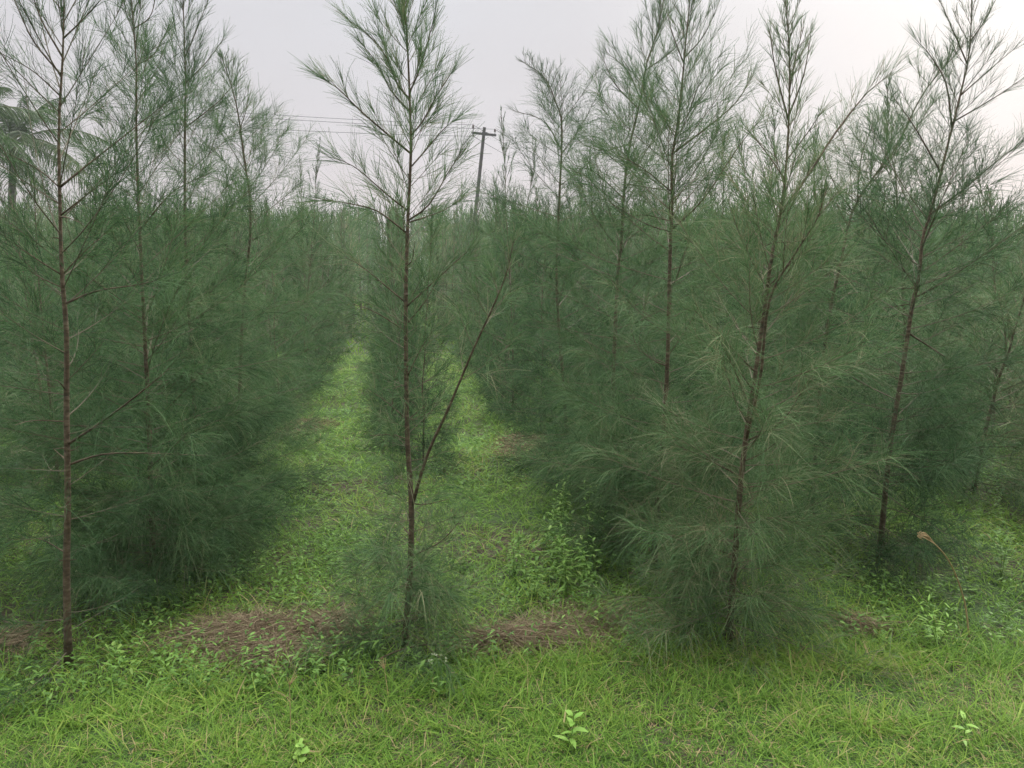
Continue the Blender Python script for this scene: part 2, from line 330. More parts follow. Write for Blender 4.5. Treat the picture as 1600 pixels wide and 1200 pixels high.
hero('tall upright casuarina with long dark trunk, second in the row right of the lane', None,
     [(1022, 885), (1030, 740), (1035, 700), (1043, 567), (1047, 400), (1050, 330), (1050, 250), (1058, 200), (1066, 130), (1072, 60), (1078, 0), (1082, -60)],
     [[(1051, 360), (1100, 310), (1150, 235), (1185, 190)], [(1053, 240), (1110, 195), (1150, 160), (1177, 118)], [(1070, 90), (1100, 55), (1125, 0)], [(1050, 362), (1010, 350), (955, 318)], [(1043, 572), (1020, 562), (992, 535), (983, 480)],
      [(1055, 215), (1030, 170), (1015, 130)], [(1069, 100), (1050, 50), (1040, 10)], [(1048, 300), (1000, 260), (960, 240)], [(1035, 735), (1080, 728), (1120, 715)]],
     r0=.018, nb=106, Lmax=.68, seed=18, skirt=34, skl=0.50, npt=18, bias=1.55)
hero('right-leaning casuarina third in the row right of the lane, tip touching its upright neighbour', None,
     [(950, 805), (955, 700), (958, 600), (962, 500), (966, 420), (971, 380), (975, 300), (984, 227), (1000, 160), (1010, 100), (1027, 50), (1037, 0), (1045, -30)],
     [[(984, 225), (940, 235), (905, 222)], [(1001, 155), (980, 110), (945, 80)], [(997, 170), (960, 130), (940, 85)], [(975, 300), (1010, 235), (1035, 200)], [(1012, 110), (1050, 80), (1065, 60)], [(976, 310), (930, 270), (890, 255)]],
     r0=.019, nb=104, Lmax=.68, seed=19, skirt=30, skl=0.50, npt=18, bias=1.55)
hero('slender casuarina with bent wispy tip, right of the utility pole', None,
     [(892, 745), (880, 600), (870, 450), (873, 333), (878, 200), (867, 157), (850, 120), (812, 94)],
     [[(878, 200), (878, 160), (874, 117)], [(878, 235), (850, 190), (800, 172)], [(877, 240), (895, 215), (903, 205)]], r0=.018, nb=104, Lmax=.80, seed=20, npt=18, bias=1.6, prof=[(0, .6), (.3, 1), (.5, .7), (.64, .26), (1, .07)], thin=1, dens=.42)
hero('casuarina with slanting dark trunk, tallest tree at the right end of the front', None,
     [(1373, 885), (1385, 750), (1395, 670), (1410, 580), (1425, 480), (1436, 430), (1442, 370), (1455, 330), (1480, 230), (1500, 150), (1515, 80), (1518, 0), (1520, -70)],
     [[(1437, 448), (1487, 427), (1535, 400)], [(1435, 446), (1412, 422), (1398, 408)], [(1455, 335), (1500, 300), (1560, 250), (1605, 215)], [(1493, 190), (1550, 155), (1602, 120)], [(1508, 100), (1490, 50), (1467, -3)],
      [(1516, 65), (1540, 30), (1560, -10)], [(1488, 200), (1478, 130), (1452, 85), (1432, 63)], [(1470, 270), (1430, 200), (1395, 150)], [(1398, 660), (1450, 640), (1500, 590)], [(1420, 520), (1480, 560), (1530, 600)], [(1500, 150), (1545, 110), (1580, 80)]],
     r0=.018, nb=88, Lmax=.68, seed=21, skirt=34, skl=0.40, npt=16, thin=.7)
hero('strongly leaning casuarina crossing in front of the right end tree with its long bare leader', None,
     [(1268, 810), (1280, 620), (1298, 480), (1312, 420), (1332, 330), (1370, 270), (1400, 230), (1440, 150), (1480, 100), (1512, 62)],
     [[(1332, 330), (1305, 290), (1285, 240)], [(1340, 315), (1345, 250), (1365, 190)]], r0=.016, nb=94, Lmax=.78, seed=22, npt=16, bias=1.5, prof=[(0, .8), (.3, 1), (.5, .6), (.68, .28), (1, .08)], thin=1)
# kinds of plantation tree, copied down the rows
def kind_tree(seed, nb, npt, wid, nseg, Lmax, lean, H=3.0, twigsp=.05, ns=4, r0=.018, low=1.0, bias=1.5):
    rg = np.random.default_rng(seed); t = np.linspace(0, 1, 14)[:, None]
    tr = np.array([0, 0, H])*t+np.array([*(rg.normal(size=2)*lean), 0])*t**1.7+np.c_[rg.normal(size=(14, 2))*.010, np.zeros(14)]*np.minimum(1, t*4)
    tr[0] = 0
    V, Q, T = tube(tr, r0*(1-t[:, 0]**.9*.92), 6); tk = build('trunk', V, Q, M_bark, smooth=True, T=T)
    acc = Acc(); crown_parts(rg, tr, acc, nb, Lmax, (), npt=npt, wid=wid, nseg=nseg, twigsp=twigsp, ns=ns, low=low, bias=bias, thin=.5)
    cr = acc.build('crown', [M_needle, M_twig]); return tk, cr
near_k = [kind_tree(100+i, 92, 11, .0034, 3, .74, .16, twigsp=.038) for i in range(4)]
mid_k = [kind_tree(200+i, 74, 10, .0048, 2, .78, .18, twigsp=.052) for i in range(5)]
far_k = [kind_tree(300+i, 46, 8, .0085, 2, .80, .18, twigsp=.08) for i in range(4)]
for tk, cr in near_k+mid_k+far_k:
    C.objects.unlink(tk); C.objects.unlink(cr)

base0 = ground(632, 1012); rd = ray(620, 430); rd = rd[:2]/rd[1]
rows = []
for k in range(-16, 24):
    for n in range(-1, 60):
        x0 = base0[0]+1.37*k; y0 = base0[1]+.96*n+(.35 if k % 2 else 0)
        rows.append((k, n, x0+rd[0]*(.96*n+(.35 if k % 2 else 0)), y0))
names = {-1: 'the row left of the grassy lane', 0: 'the middle row behind the forked tree', 1: 'the row right of the grassy lane'}
ordw = ['zeroth', 'first', 'second', 'third', 'fourth', 'fifth', 'sixth', 'seventh', 'eighth', 'ninth', 'tenth', 'eleventh', 'twelfth', 'thirteenth', 'fourteenth', 'fifteenth', 'sixteenth', 'seventeenth', 'eighteenth', 'nineteenth', 'twentieth']
def rowname(k):
    if k in names: return names[k]
    return f'the {ordw[abs(k)]} row {"left" if k < 0 else "right"} of the forked tree'
hints = [(408, 190, 9.5), (488, 212, 10.5), (458, 245, 11.5), (800, 168, 7.5), (772, 268, 11), (1178, 175, 7.5), (1432, 120, 6.2), (1290, 175, 8), (1572, 240, 7.5), (1120, 240, 9), (930, 240, 8.5), (1350, 200, 9), (1500, 225, 8.5), (1210, 150, 9.5), (840, 215, 9)]
cand = []
rg = np.random.default_rng(99)
for k, n, x, y in rows:
    x += rg.normal()*.10; y += rg.normal()*.12
    if y < 2.95: continue
    px, py = proj(x, y, 0); px = float(px); py = float(py)
    if px < -260-500/y or px > 1860+500/y: continue
    if min((x-a)**2+(y-b)**2 for a, b in hero_n0) < .55**2: continue
    if k == 0 and n < 3: continue
    if k in (-1, 0, 1) and y < 3.6: continue
    cand.append((y, x, k, n, px))
cand.sort()
NT = 300-len(hero_n0)
near = cand[:NT]; far = cand[NT:]
hint_for = {}
for hx, hy, hd in hints:
    j = min((i for i in range(len(near)) if i not in hint_for), key=lambda i: abs(near[i][0]-hd)*40+abs(near[i][4]-hx))
    hint_for[j] = (hx, hy)
def dup(tk, cr, loc, rot, sc, label):
    r = thing('casuarina_tree', label, 'tree', loc, 0, GROUP); r.scale = sc; r.rotation_euler = rot
    for s_ in (tk, cr):
        c = s_.copy(); C.objects.link(c); c.parent = r
    return r
for i, (y, x, k, n, px) in enumerate(near):
    kinds = near_k if y < 7.2 else (mid_k if y < 12.5 else far_k)
    tk, cr = kinds[int(rg.integers(len(kinds)))]
    ytip = rg.normal(322, 22) if px < 780 else rg.normal(318, 26)
    if 380 < px < 780: ytip = max(ytip, 318)
    if y < 7: ytip = rg.normal(275, 40) if (px > 880 or px < 330) else max(ytip, 330)
    Ht = np.clip(CAMH+y*(430-ytip)/1200*1.02, 2.1, 3.6); rx, ry = rg.normal()*.04, rg.normal()*.04; rz = rg.uniform(0, 6.28)
    if i in hint_for:
        hx, hy = hint_for[i]; tip = at(hx, hy, y); Ht = min(tip[2], 4.2); rx = 0; ry = float(np.clip((tip[0]-x)/Ht, -.3, .3)); 
    w = (Ht/3.0)**.5*rg.uniform(.9, 1.1)
    if k == 0 and n < 7: w *= .55
    elif k in (-1, 0, 1): w *= .64 if y > 6 else .78
    q = n+1
    if q <= 14 and y < 15: lab = f'{ordw[max(1, min(q, 20))]} casuarina from the front in {rowname(k)}'
    else: lab = f'thin young casuarina far down {rowname(k)}'
    from mathutils import Euler, Matrix
    R = Euler((rx, ry, 0)).to_matrix()@Euler((0, 0, rz)).to_matrix()
    dup(tk, cr, (x, y, float(gh(x, y))-.01), R.to_euler(), (w, w, Ht/3.0), lab)

# trees beyond: past counting, one mass reaching back over the field
acc = Acc(); rg = np.random.default_rng(5)
fy = np.array([c[0] for c in far]); fx = np.array([c[1] for c in far])
ex = [(float(rg.uniform(-.95, .95)*d), float(d)) for d in rg.uniform(fy.max() if len(fy) else 50, 95, 500)]
fx = np.concatenate([fx, [e[0] for e in ex]]); fy = np.concatenate([fy, [e[1] for e in ex]])
for x, y in zip(fx, fy):
    px = 800+F*x/y
    ytip = np.clip(rg.normal(336, 14), 300, 372); Ht = np.clip(CAMH+y*(430-ytip)/1200, 2.3, 5.2)
    nbld = int(np.clip(5200/y, 70, 260)); s = rg.uniform(.15, 1, nbld)**.75; r = (.72-.6*s)*np.sqrt(rg.uniform(0, 1, nbld)); a = rg.uniform(0, 6.28, nbld)
    P = np.stack([x+r*np.cos(a), y+r*np.sin(a), s*Ht], -1); P[:, 2] -= .12
    d = nrm(np.stack([np.cos(a)*.7, np.sin(a)*.7, .2+1.1*s], -1)+rg.normal(size=(nbld, 3))*.3)
    V, Q = ribbons(P, d, rg.uniform(.15, .36, nbld), np.full(nbld, .00085*y), rg.normal(size=(nbld, 3))*.15, 2, .3, rg=rg)
    acc.add(V, Q, None, np.repeat(np.clip(rg.normal(.45, .2, nbld)+rg.normal()*.1, 0, 1), 6), 0)
    V, Q, T = tube([(x, y, 0), (x, y, Ht*.6), (x, y, Ht)], [.03, .018, .004], 3); acc.add(V, Q, T, .3, 1)
o = acc.build('far_casuarina_trees', [M_needle, M_twig]); tag(o, 'far-off mass of casuarina foliage closing the plantation at the skyline', 'trees', kind='stuff')

# ------------------------------------------------------------------ ground cover
rowx = lambda x, y: ((x-rd[0]*(y-base0[1])-base0[0])/1.37)        # row coordinate, whole numbers are tree rows
patches = [(385, 1000, .30, .17), (425, 1030, .18, .09), (955, 980, .24, .19), (800, 1012, .24, .09), (870, 1005, .22, .09), (5, 1010, .16, .1), (818, 700, .22, .45), (478, 668, .18, .35), (1335, 985, .12, .05), (520, 990, .12, .1)]
patches = [(ground(x, y), rx, ry) for x, y, rx, ry in patches]
def litter(x, y):
    v = np.zeros_like(x)
    for g_, rx, ry in patches:
        dx = x-g_[0]; dy = y-g_[1]; v = np.maximum(v, np.exp(-((dx/rx)**2+(dy/ry)**2)**1.3))
    return v*np.clip(.75+1.3*noise2(x*3.1+2, y*3.7), 0, 1)
def cover(n, ylo, yhi, rg, power=1.0):
    y = ylo+(yhi-ylo)*rg.uniform(0, 1, n)**power; x = rg.uniform(-.80, .82, n)*(y+.35); return x, y
def blades(x, y, rg, Lr, Wr, up=(.5, 1.6), bendz=.5, nseg=3, prof=(.7, 1, .8, .1)):
    n = len(x); a = rg.uniform(0, 6.28, n); e = rg.uniform(*up, n)
    P = np.stack([x, y, gh(x, y)-.004], -1); d = nrm(np.stack([np.cos(a), np.sin(a), e], -1))
    Lh = rg.uniform(*Lr, n); b = np.stack([np.cos(a)*.25, np.sin(a)*.25, -bendz*rg.uniform(.2, 1.2, n)], -1)+rg.normal(size=(n, 3))*.12
    side = nrm(np.stack([-np.sin(a), np.cos(a), rg.normal(size=n)*.35], -1))
    return ribbons(P, d, Lh, rg.uniform(*Wr, n), b, nseg, side=side, prof=prof, rg=rg)
rg = np.random.default_rng(41)
# verge
acc = Acc(); nt_ = 9000
ty = rg.uniform(1.5, 3.75, nt_); tx = rg.uniform(-.85, .85, nt_)*(ty+.3)
keep = (ty < verge_edge(tx)+rg.normal(size=nt_)*.09) & (rg.random(nt_) < .55+.45*(noise2(tx*2.5, ty*2.5) > -.25)) & (noise2(tx*9+3, ty*9)+.25*rg.normal(size=nt_) > -.62+.2*(verge_edge(tx)-ty > .55)); tx = tx[keep]; ty = ty[keep]
nb_ = rg.integers(7, 17, len(tx)); x = np.repeat(tx, nb_)+rg.normal(size=nb_.sum())*.022; y = np.repeat(ty, nb_)+rg.normal(size=nb_.sum())*.022
edge = np.repeat(np.clip(1-(verge_edge(tx)-ty)/.8, 0, 1), nb_)
tall = .75+.75*edge+.25*(x > .9)+.35*np.clip(noise2(x*3.3, y*3.3), -1, 1)
n = len(x); a = rg.uniform(0, 6.28, n); e = rg.uniform(.3, 1.9, n)
P = np.stack([x, y, gh(x, y)-.004], -1); d = nrm(np.stack([np.cos(a), np.sin(a), e], -1)); Lh = rg.uniform(.035, .095, n)*tall
side = nrm(np.stack([-np.sin(a), np.cos(a), rg.normal(size=n)*.4], -1)); b = np.stack([np.cos(a)*.2, np.sin(a)*.2, -.45*rg.uniform(0, 1.2, n)], -1)+rg.normal(size=(n, 3))*.12
V, Q = ribbons(P, d, Lh, rg.uniform(.0012, .0031, n)*np.where(rg.random(n) < .06, 2.2, 1), b, 3, side=side, prof=(.7, 1, .75, .08), rg=rg)
tt = rg.normal(.50, .17, n)+np.repeat(rg.normal(0, .10, len(tx)), nb_); tt += .30*np.clip(noise2(x*4.2-3, y*5)-.35, 0, 1); tt[rg.random(n) < .03+.35*(noise2(x*5+8, y*6-2) > .95)] = 1.2
acc.add(V, Q, None, np.repeat(np.clip(tt, 0, 1.4), 8), 0)
# short undergrowth between the tufts: green, olive and dry
n = 180000; y = rg.uniform(1.5, 3.9, n); x = rg.uniform(-.85, .85, n)*(y+.3); k = y < verge_edge(x)+rg.normal(size=n)*.12; x = x[k]; y = y[k]; n = len(x)
V, Q = blades(x, y, rg, (.02, .06), (.0018, .0042), up=(.1, 1.1), bendz=.4, nseg=2, prof=(.8, 1, .1))
tt = rg.normal(.22, .18, n)+.25*noise2(x*6, y*6); tt[rg.random(n) < .13] = 1.15
acc.add(V, Q, None, np.repeat(np.clip(tt, 0, 1.4), 6), 0)
tag(acc.build('verge_grass', [M_grass]), 'bright green roadside grass strip along the bottom of the view', 'grass', kind='stuff')
# lanes
acc = Acc()
x, y = cover(270000, 2.3, 15, rg, 1.35); r = rowx(x, y); lane = np.abs(r-np.floor(r)-.5)*2    # 0 mid lane, 1 on row
lit = litter(x, y); pr = np.clip(1.12-.55*lane**2.5, .3, 1)*(1-.8*lit)*np.clip(.80+.5*noise2(x*1.7, y*1.7), .5, 1)
k = (rg.random(len(x)) < pr) & (y > verge_edge(x)-.1); x = x[k]; y = y[k]
sc = np.clip(y/4.5, .8, 3); n = len(x); V, Q = blades(x, y, rg, (.05, .15), (.003, .0058), up=(.35, 1.5), bendz=.55)
V = V.reshape(n, -1, 3); c = V.mean(1, keepdims=True)*[1, 1, 0]; V = (c+(V-c)*np.array([1, 1, 1])*np.stack([sc**.6, sc**.6, sc**.35], -1)[:, None]).reshape(-1, 3)
acc.add(V, Q, None, np.repeat(np.clip(rg.normal(.42, .2, n), 0, 1.2), 8), 0)
x, y = cover(34000, 15, 60, rg, 1.2); n = len(x); a = rg.uniform(0, 6.28, n)
V, Q = ribbons(np.stack([x, y, 0*x], -1), nrm(np.stack([np.cos(a), np.sin(a), 0*a+1.2], -1)), rg.uniform(.12, .26, n), .0013*y, rg.normal(size=(n, 3))*.2, 2, .2, rg=rg)
acc.add(V, Q, None, np.repeat(np.clip(rg.normal(.5, .15, n), 0, 1), 6), 0)
tag(acc.build('lane_grass', [M_grass]), 'lush green grass filling the lanes between the tree rows', 'grass', kind='stuff')
# creeping broad-leaved cover between the rows
acc = Acc(); x, y = cover(17000, 2.4, 11, rg, 1.25); r = rowx(x, y); lane = np.abs(r-np.floor(r)-.5)*2
k = (y > verge_edge(x)) & (rg.random(len(x)) < (1-.8*litter(x, y))*np.clip(.5+.8*noise2(x+9, y-4), 0.05, 1)*np.clip(1.2-.8*lane, .2, 1)); x = x[k]; y = y[k]; m_ = 6
xx = np.repeat(x, m_); yy = np.repeat(y, m_); n = len(xx); a = rg.uniform(0, 6.28, n); h = np.tile(np.linspace(.02, .16, m_), len(x))*np.repeat(rg.uniform(.4, 1.2, len(x)), m_)
d = nrm(np.stack([np.cos(a), np.sin(a), rg.uniform(-.1, .7, n)], -1)); side = nrm(np.stack([-np.sin(a), np.cos(a), rg.normal(size=n)*.3], -1))
V, Q = ribbons(np.stack([xx, yy, gh(xx, yy)+h], -1), d, rg.uniform(.018, .048, n)*np.clip(yy/5, .9, 1.8), rg.uniform(.006, .013, n)*np.clip(yy/5, .9, 1.8), np.stack([0*a, 0*a, -.3+0*a], -1), 3, side=side, prof=(.2, 1, .8, .05), rg=rg)
acc.add(V, Q, None, np.repeat(np.clip(rg.normal(.4, .22, n), 0, 1), 8), 0)
tag(acc.build('leafy_ground_cover', [M_weed]), 'low creeping broad-leaved weeds mixed into the lane grass', 'weeds', kind='stuff')
# dead needles
acc = Acc(); xs = []; ys = []
for g_, rx, ry in patches:
    q = int(8000*rx*ry/.08); xs.append(g_[0]+rg.normal(size=q)*rx*.55); ys.append(g_[1]+rg.normal(size=q)*ry*.55)
x, y = cover(24000, 2.4, 13, rg, 1.2); r = rowx(x, y); lane = np.abs(r-np.floor(r)-.5)*2; k = rg.random(len(x)) < .06+.6*lane**3; xs.append(x[k]); ys.append(y[k])
x = np.concatenate(xs); y = np.concatenate(ys); k = y > verge_edge(x)-.22; x = x[k]; y = y[k]; n = len(x); a = rg.uniform(0, 6.28, n)
l = litter(x, y); P = np.stack([x, y, gh(x, y)+.004+l*rg.uniform(0, .07, n)], -1)
V, Q = ribbons(P, nrm(np.stack([np.cos(a), np.sin(a), rg.normal(size=n)*.16+.1*l], -1)), rg.uniform(.06, .15, n), rg.uniform(.0014, .0030, n)*np.clip(y/4, .8, 2), rg.normal(size=(n, 3))*[.25, .25, .08], 3, .5, rg=rg)
V[:, 2] = np.maximum(V[:, 2], gh(V[:, 0], V[:, 1])+.002)
acc.add(V, Q, None, np.repeat(np.clip(rg.normal(.5, .25, n), 0, 1), 8), 0)
tag(acc.build('dead_needle_litter', [M_litter]), 'brown dead casuarina needles lying in patches on the soil', 'leaf litter', kind='stuff')

# ------------------------------------------------------------------ single weeds
def stalk(acc, p, q, r=.0016, m=1, bow=(0, 0, 0)):
    t = np.linspace(0, 1, 8)[:, None]; pl_ = p+(q-p)*t+np.array(bow)*(4*t*(1-t)); V, Q, T = tube(pl_, np.linspace(r, r*.6, 8), 5); acc.add(V, Q, T, .5, m); return pl_
def leaves(acc, P, d, L_, W, rg, m=0, droop=.3, tone=(.5, .2)):
    n = len(P); d = nrm(d); side = nrm(np.cross(d, [0, 0, 1])+rg.normal(size=(n, 3))*.12)
    b = np.zeros((n, 3)); b[:, 2] = -droop
    V, Q = ribbons(P, d, L_, W, b, 5, side=side, prof=(.15, .75, 1, .85, .5, .04), rg=rg)
    # fold along the midrib is suggested by lifting one edge
    acc.add(V, Q, None, np.repeat(np.clip(rg.normal(*tone, n), 0, 1), 12), m)
def leafy_weed(name, label, cat, px, py, h, nl, ll, lw, mleaf, seed, lean=(0, 0), nst=1, droop=.3, el=.35, group=None):
    rg = np.random.default_rng(seed); b = ground(px, py); b[2] = float(gh(b[0], b[1]))
    t = thing(name, label, cat, b, 0, group); st = Acc(); lf = Acc()
    for s in range(nst):
        p = np.array([rg.normal()*.012*(nst > 1), rg.normal()*.012*(nst > 1), 0]); q = np.array([lean[0]+rg.normal()*.05*(nst > 1), lean[1]+rg.normal()*.05*(nst > 1), h*rg.uniform(.75, 1)])
        pl_ = stalk(st, p, q, m=0, bow=(0.01, 0, 0)); k = nl; tt = np.linspace(.18, 1, k)
        P = np.stack([np.interp(tt*7, np.arange(8), pl_[:, c_]) for c_ in range(3)], -1); a = np.arange(k)*2.4+rg.uniform(0, 6)
        d = np.stack([np.cos(a), np.sin(a), el+.9*tt**4], -1); leaves(lf, P, d, rg.uniform(.75, 1.15, k)*ll*(1.1-.45*tt), rg.uniform(.8, 1.1, k)*lw, rg, 0, droop)
    st.build('stem', [M_weed], t, smooth=True); lf.build('leaves', [mleaf], t, smooth=True); return t
leafy_weed('broadleaf_seedling', 'pale green seedling with long pointed leaves near the bottom centre of the grass', 'weed', 885, 1176, .15, 10, .064, .021, M_pale, 1, lean=(.02, 0), el=.25)
leafy_weed('broadleaf_seedling', 'pale green seedling in the grass at the bottom right', 'weed', 1500, 1178, .11, 6, .060, .014, M_pale, 2, el=.3)
leafy_weed('broadleaf_seedling', 'round-leaved pale seedling cut by the bottom edge, left of centre', 'weed', 468, 1200, .08, 8, .038, .030, M_pale, 3, el=.2)
leafy_weed('broadleaf_seedling', 'small rounded weed at the foot of the left brown litter patch', 'weed', 385, 1090, .08, 9, .034, .026, M_weed, 4, nst=2)
leafy_weed('broadleaf_seedling', 'light round-leaved weed right of the straight reddish trunk', 'weed', 195, 1050, .15, 9, .032, .026, M_pale, 5, lean=(-.03, 0))
leafy_weed('willow_leaved_weed', 'tall willow-leaved weed standing against the dark trees right of the lane', 'weed', 905, 900, .52, 20, .07, .012, M_weed, 6, lean=(.05, 0), droop=.5, el=.1)
for i, (x_, y_, h_) in enumerate([(862, 915, .34), (835, 940, .30), (885, 945, .33), (925, 900, .36), (905, 925, .30), (860, 880, .36), (915, 862, .42), (888, 842, .38), (842, 862, .34), (870, 825, .36), (928, 945, .34), (800, 905, .24)]):
    leafy_weed('willow_leaved_weed', ['leafy weed left of the tall willow-leaved one', 'leafy weed at the left end of the clump by the lane', 'lowest leafy weed at the front of the clump by the lane', 'leafy weed closest to the dark trees right of the lane', 'leafy weed just in front of the tall willow-leaved one', 'rearmost leafy weed of the near part of the clump by the lane', 'leafy weed just behind the tall willow-leaved one', 'leafy weed in the middle of the rear part of the clump', 'leafy weed at the rear left of the clump by the lane', 'very rearmost leafy weed of the clump by the lane', 'leafy weed at the front right corner of the clump by the litter', 'short leafy weed standing apart to the left of the clump'][i],
               'weed', x_, y_, h_, 17, .066, .013, M_weed, 60+i, lean=(rng.normal()*.05, 0), nst=3, droop=.4, el=.2, group='leafy weeds in a clump right of the lane')
leafy_weed('willow_leaved_weed', 'narrow-leaved weed with pale tips beside the dry seed stalk', 'weed', 1470, 1015, .22, 12, .055, .010, M_pale, 41, lean=(-.06, 0), droop=.2, nst=3)
leafy_weed('willow_leaved_weed', 'upright leafy weed at the right edge behind the verge', 'weed', 1560, 905, .28, 14, .06, .012, M_weed, 42, nst=4)
# flowering weed
b = ground(685, 1098); b[2] = float(gh(b[0], b[1])); t = thing('flowering_weed', 'small weed with pale fluffy flower heads below the forked tree', 'weed', b)
rg = np.random.default_rng(8); st = Acc(); fl = Acc(); lf = Acc(); stalk(st, np.zeros(3), np.array([.004, 0, .10]), m=0); P = []
for i in range(9):
    q = np.array([.004+rg.uniform(-.035, .035), rg.uniform(-.03, .03), .14+rg.uniform(0, .055)]); stalk(st, np.array([.004, 0, .085+rg.uniform(0, .015)]), q, .0008, m=0); P.append(q)
for q in P:
    n = 26; d = nrm(rg.normal(size=(n, 3))+[0, 0, .9]); V, Q = ribbons(np.repeat(q[None], n, 0), d, np.full(n, .006), np.full(n, .0012), np.zeros((n, 3)), 2, .4, rg=rg); fl.add(V, Q, None, rg.uniform(.5, 1))
a = np.arange(8)*2.4; leaves(lf, np.stack([0*a+.002, 0*a, np.linspace(.02, .09, 8)], -1), np.stack([np.cos(a), np.sin(a), .5+0*a], -1), np.full(8, .04), np.full(8, .008), rg)
M_fl = leafmat('cream_flower', [(0, (.34, .40, .22)), (1, (.52, .55, .40))], trans=.3)
st.build('stem', [M_weed], t); lf.build('leaves', [M_weed], t); fl.build('flower_heads', [M_fl], t)
# dry arching stalk with seed head
b = ground(1515, 1000); b[2] = float(gh(b[0], b[1])); D = b[1]; t = thing('dry_seed_stalk', 'long arching straw-coloured stalk with a curled dry seed head at the right', 'grass stalk', b)
pts = [np.zeros(3)]+[at(x_, y_, D-.03*i)-b for i, (x_, y_) in enumerate([(1508, 945), (1496, 905), (1482, 875), (1466, 855), (1452, 843)])]
pl_ = spline(pts, 20); V, Q, T = tube(pl_, np.linspace(.0038, .0020, 20), 5); build('stem', V, Q, M_straw, t, tone=np.full(len(V), .6), smooth=True, T=T)
acc = Acc(); e = pl_[-1]; rg = np.random.default_rng(3)
for i in range(9):
    q = at(1433+rg.uniform(0, 7), 832+rg.uniform(-2, 8), D-.15)-b; m1 = (e+q)/2+rg.normal(size=3)*.006+[0, 0, .008]; V, Q, T = tube(spline([e+(pl_[-4]-e)*rg.uniform(0, 1), m1, q, q+[.012, 0, -.012]], 10), np.linspace(.0018, .0009, 10), 4); acc.add(V, Q, T, rg.uniform(.4, 1))
acc.build('seed_head', [M_straw], t)
# small reddish dry stalks
for i, (x_, y_, tx_, ty_, lab) in enumerate([(608, 1100, 600, 1040, 'dry reddish stalk standing in front of the forked tree'), (455, 1160, 452, 1062, 'thin upright yellow grass stalk left of the forked tree'), (1350, 1000, 1342, 965, 'short seed stalk at the verge edge left of the dry seed stalk')]):
    b = ground(x_, y_); b[2] = float(gh(b[0], b[1])); t = thing('dry_grass_stalk', lab, 'grass stalk', b); acc = Acc(); e = at(tx_, ty_, b[1])-b; stalk(acc, np.zeros(3), e, .0016, 0)
    acc.build('stem', [M_straw], t); acc = Acc()
    for j in range(6): stalk(acc, e*.9, e+np.array([rng.uniform(-.03, .03), rng.uniform(-.02, .02), rng.uniform(.005, .04)]), .0012, 0)
    acc.build('seed_head', [M_straw], t)
# fallen twig
g0 = ground(585, 1048); g1 = ground(700, 1030); acc = Acc(); p0 = np.array([g0[0], g0[1], gh(g0[0], g0[1])+.03]); p1 = np.array([g1[0], g1[1], gh(g1[0], g1[1])+.05])
pl_ = stalk(acc, p0, p1, .0035, 0, bow=(0, 0, .03)); stalk(acc, pl_[3], pl_[3]+[.01, .05, .07], .002, 0); stalk(acc, pl_[4], pl_[4]+[.05, -.06, .04], .002, 0)
tag(acc.build('fallen_twig', [M_bark], smooth=True), 'bare pinkish twig lying at the foot of the forked tree', 'twig')

# ------------------------------------------------------------------ utility poles and wires
PD = 34.0
def pole(label, loc, ang, lean=0, H=8.0):
    t = thing('utility_pole', label, 'utility pole', loc, 0, 'utility poles along the power line')
    top = np.array([lean*H, 0, H]); zz = np.linspace(0, 1, 9)[:, None]
    V, Q, T = tube(top*zz, np.linspace(.10, .068, 9), 12); build('pole_shaft', V, Q, M_pole, t, smooth=False, T=T)
    ca, sa = math.cos(ang), math.sin(ang); R = np.array([[ca, -sa, 0], [sa, ca, 0], [0, 0, 1]]); k = top*(1-.30/H); L_ = 1.15
    a = Acc(); box(a, k+R@np.array([-.05, -.13, 0]), (L_, .08, .09), R); a.build('crossarm', [M_iron], t)
    a = Acc(); box(a, k+R@np.array([-.05, -.185, 0]), (.26, .03, .14), R); a.build('arm_clamp', [M_iron], t)
    ends = []
    for sx, hh, zz_ in ((-.58, .30, 0), (.48, .22, 0), (-.58, -.10, -.03)):
        p = k+R@np.array([sx, -.13, .04 if hh > 0 else -.045]); sg = np.sign(hh); a = Acc()
        V, Q, T = tube([p, p+[0, 0, hh*.5]], [.014, .014], 8); a.add(V, Q, T, .5, 0)
        zs = np.array([.45, .5, .62, .66, .8, .84, 1.0]); rs = [.02, .055, .05, .035, .045, .03, .025]
        V, Q, T = tube([p+[0, 0, hh*z] for z in zs], rs, 12); a.add(V, Q, T, .5, 1); a.build('insulator', [M_iron, M_porc], t, smooth=False)
        ends.append(np.array(loc)+p+[0, 0, hh*.95])
    return ends
tip = at(757, 199, PD); foot = at(727, 484, PD); H = tip[2]; lean = (tip[0]-foot[0])/H
e1 = pole('leaning grey concrete utility pole with short crossarm rising above the trees', (foot[0], PD, 0), .55, lean, H)
e0 = pole('utility pole beyond the left edge that carries the wires on', (-33.5, 24.3, 0), .1, 0, 8.9)
e2 = pole('distant utility pole hidden behind the tall trees on the right', (19.5, 74, 0), 1.0, 0, 7.6)
def wire(a, b, sag, lab):
    t = np.linspace(0, 1, 40)[:, None]; p = a*(1-t)+b*t; p[:, 2] -= sag*4*(t*(1-t))[:, 0]
    V, Q, T = tube(p, np.full(40, .010), 5); o = build('power_line', V, Q, M_wire, smooth=True, T=T); tag(o, lab, 'power line', 'wires of the power line')
wl = ['upper left wire running to the pole\'s tall insulator', 'middle left wire running to the pole\'s right insulator', 'lowest left wire running under the crossarm']
wr = ['right-hand wire falling away from the pole\'s tall insulator', 'right-hand wire falling away from the pole\'s right insulator', 'lowest right-hand wire falling away from the crossarm']
for i in range(3):
    wire(e0[i], e1[i], (.42+.06*i), wl[i]); wire(e1[i], e2[i], 1.5, wr[i])

